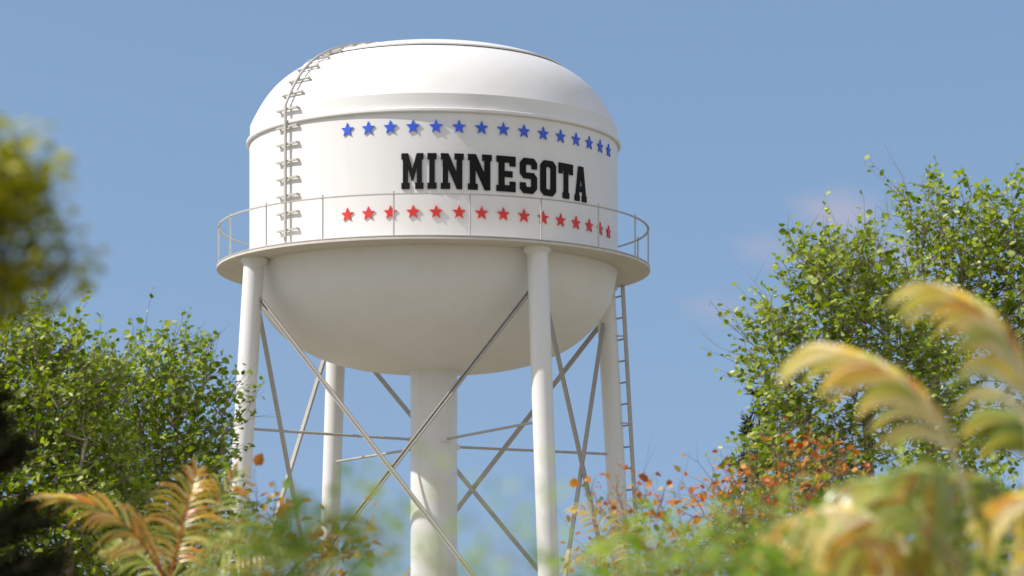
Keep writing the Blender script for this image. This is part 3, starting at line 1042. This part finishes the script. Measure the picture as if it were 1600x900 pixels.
palm('palm_plant', 'low blurred palm of drooping yellow and olive fronds in the bottom right corner', foot(1480, d), tuple(at(1500, 1030, d)),
     [[(1430, 820, 0), (1340, 745, 0), (1195, 838, 0), dict(mat=M_FRONDY, fwd=0.6)],
      [(1470, 800, 0.1), (1430, 715, 0.15), (1300, 765, 0.2)],
      [(1510, 800, -0.1), (1530, 705, -0.15), (1390, 745, -0.2)],
      [(1610, 900, 0.1), (1690, 740, 0.1), (1560, 790, 0.1), dict(mat=M_FRONDY, ll=0.20, lw=0.022, n=14)],
      [(1450, 900, -0.2), (1400, 830, -0.3), (1330, 850, -0.4), dict(mat=M_FROND, n=12, lw=0.018)],
      [(1560, 850, 0.3), (1620, 745, 0.4), (1490, 735, 0.5)],
      [(1480, 900, -0.3), (1480, 800, -0.4), (1420, 820, -0.5)],
      [(1420, 900, 0.4), (1330, 820, 0.5), (1240, 850, 0.6)]],
     M_FRONDG, 19, PALMS, d, trunk_r=0.03, rw=0.005, ll=0.16, lw=0.015, n=22, droop=1.2, s0=0.2, fwd=0.35, face=(0.0, -0.85, 0.45), fold=True)
leafy('foreground_shrub', 'blurred dark green shrub behind the low drooping palm in the bottom right corner', 'shrub', FRONT,
      foot(1470, 6.2), [blob(1440, 850, 6.2, 170, 75), blob(1570, 860, 6.2, 110, 80), blob(1450, 960, 6.2, 220, 90)],
      M_LEAFD, M_BARKD, 71, gap=0.036, leaf=0.024, per=9, twig=0.07, stems=4, cap=420, shoots=10, shoot_len=0.09, bare=0, r0=0.0008)

# ------------------------------------------------------------------ light
SUN_EL = 46.0
SUN_TH = -76.0                                          # degrees to the left of the tower side facing the camera
a = R_(SUN_TH)
loc = Vector((math.sin(a), -math.cos(a), 0))
loc.rotate(Matrix.Rotation(TROT, 3, 'Z'))
sun_dir = Vector((loc.x * math.cos(R_(SUN_EL)), loc.y * math.cos(R_(SUN_EL)), math.sin(R_(SUN_EL))))
sl = bpy.data.lights.new('sun', 'SUN')
sl.energy = 4.6
sl.angle = R_(0.5)
sl.color = (1.0, 0.95, 0.885)
so = bpy.data.objects.new('sun', sl)
COL.objects.link(so)
so.location = (0, 0, 60)
so.rotation_euler = sun_dir.to_track_quat('Z', 'Y').to_euler()

world = bpy.data.worlds.new('World')
scene.world = world
world.use_nodes = True
nt = world.node_tree
bg = nt.nodes['Background']
sky = nt.nodes.new('ShaderNodeTexSky')
sky.sky_type = 'NISHITA'
sky.sun_disc = False
sky.sun_elevation = R_(SUN_EL)
sky.sun_rotation = math.atan2(sun_dir.x, sun_dir.y)
sky.altitude = 100
sky.air_density = 1.0
sky.dust_density = 1.2
sky.ozone_density = 2.0
tc = nt.nodes.new('ShaderNodeTexCoord')
# flatten the pale band near the horizon: read the sky a little higher up
mp = nt.nodes.new('ShaderNodeMapping')
mp.inputs['Scale'].default_value = (1, 1, 0.46)
mp.inputs['Location'].default_value = (0, 0, 0.195)
nt.links.new(tc.outputs['Generated'], mp.inputs['Vector'])
nrm = nt.nodes.new('ShaderNodeVectorMath'); nrm.operation = 'NORMALIZE'
nt.links.new(mp.outputs[0], nrm.inputs[0])
nt.links.new(nrm.outputs[0], sky.inputs['Vector'])


def fill_cloud_bank(prev):
    """Unseen bright clouds added behind the photographer to lift the shaded sides."""
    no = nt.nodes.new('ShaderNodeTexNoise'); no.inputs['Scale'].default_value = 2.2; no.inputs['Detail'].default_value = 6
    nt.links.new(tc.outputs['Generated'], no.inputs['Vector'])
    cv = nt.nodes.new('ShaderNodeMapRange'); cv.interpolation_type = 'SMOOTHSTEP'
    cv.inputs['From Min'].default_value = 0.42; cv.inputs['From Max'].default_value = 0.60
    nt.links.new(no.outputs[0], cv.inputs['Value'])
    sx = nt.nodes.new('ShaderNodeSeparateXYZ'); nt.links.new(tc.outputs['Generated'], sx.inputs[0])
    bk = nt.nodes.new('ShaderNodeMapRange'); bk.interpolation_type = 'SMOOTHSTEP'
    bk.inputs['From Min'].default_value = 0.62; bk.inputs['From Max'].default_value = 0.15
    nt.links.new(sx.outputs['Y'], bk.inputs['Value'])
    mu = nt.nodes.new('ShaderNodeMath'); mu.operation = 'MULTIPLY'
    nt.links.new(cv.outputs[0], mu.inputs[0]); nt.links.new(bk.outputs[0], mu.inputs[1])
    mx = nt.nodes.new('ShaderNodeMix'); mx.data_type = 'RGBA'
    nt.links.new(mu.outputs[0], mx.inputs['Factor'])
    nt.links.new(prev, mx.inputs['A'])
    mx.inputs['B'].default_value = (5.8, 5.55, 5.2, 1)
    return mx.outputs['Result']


def cloud(x, y, wx, wy, amt, prev):
    """A small thin cloud in the sky around one direction."""
    c = Vector(((x - 800.0) / FPX, 1.0, (HORIZON - y) / FPX)).normalized()
    sub = nt.nodes.new('ShaderNodeVectorMath'); sub.operation = 'SUBTRACT'
    sub.inputs[1].default_value = c
    nt.links.new(tc.outputs['Generated'], sub.inputs[0])
    sc = nt.nodes.new('ShaderNodeVectorMath'); sc.operation = 'MULTIPLY'
    sc.inputs[1].default_value = (FPX / wx, FPX / wx, FPX / wy)
    nt.links.new(sub.outputs[0], sc.inputs[0])
    no = nt.nodes.new('ShaderNodeTexNoise'); no.inputs['Scale'].default_value = 1.3; no.inputs['Detail'].default_value = 4
    nt.links.new(sc.outputs[0], no.inputs['Vector'])
    le = nt.nodes.new('ShaderNodeVectorMath'); le.operation = 'LENGTH'
    nt.links.new(sc.outputs[0], le.inputs[0])
    ad = nt.nodes.new('ShaderNodeMath'); ad.operation = 'ADD'
    nt.links.new(le.outputs['Value'], ad.inputs[0]); nt.links.new(no.outputs[0], ad.inputs[1])
    mr = nt.nodes.new('ShaderNodeMapRange'); mr.interpolation_type = 'SMOOTHSTEP'
    mr.inputs['From Min'].default_value = 0.55; mr.inputs['From Max'].default_value = 1.45
    mr.inputs['To Min'].default_value = amt; mr.inputs['To Max'].default_value = 0.0
    nt.links.new(ad.outputs[0], mr.inputs['Value'])
    mx = nt.nodes.new('ShaderNodeMix'); mx.data_type = 'RGBA'
    nt.links.new(mr.outputs[0], mx.inputs['Factor'])
    nt.links.new(prev, mx.inputs['A'])
    mx.inputs['B'].default_value = (3.1, 3.2, 4.2, 1)
    return mx.outputs['Result']


src = fill_cloud_bank(sky.outputs[0])  # out-of-view clouds, added as fill for the shaded tank side
for c in ((1312, 338, 100, 62, 0.85), (1195, 392, 70, 45, 0.4), (1115, 485, 75, 42, 0.35), (1420, 400, 90, 55, 0.5)):
    src = cloud(*c, src)
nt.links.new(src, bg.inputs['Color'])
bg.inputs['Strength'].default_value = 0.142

scene.view_settings.view_transform = 'Standard'
scene.view_settings.look = 'None'
scene.view_settings.exposure = 0.0
scene.view_settings.gamma = 1.0
scene.render.engine = 'CYCLES'
scene.cycles.use_denoising = True
scene.cycles.denoiser = 'OPENIMAGEDENOISE'
scene.cycles.max_bounces = 8
scene.cycles.sample_clamp_indirect = 6.0
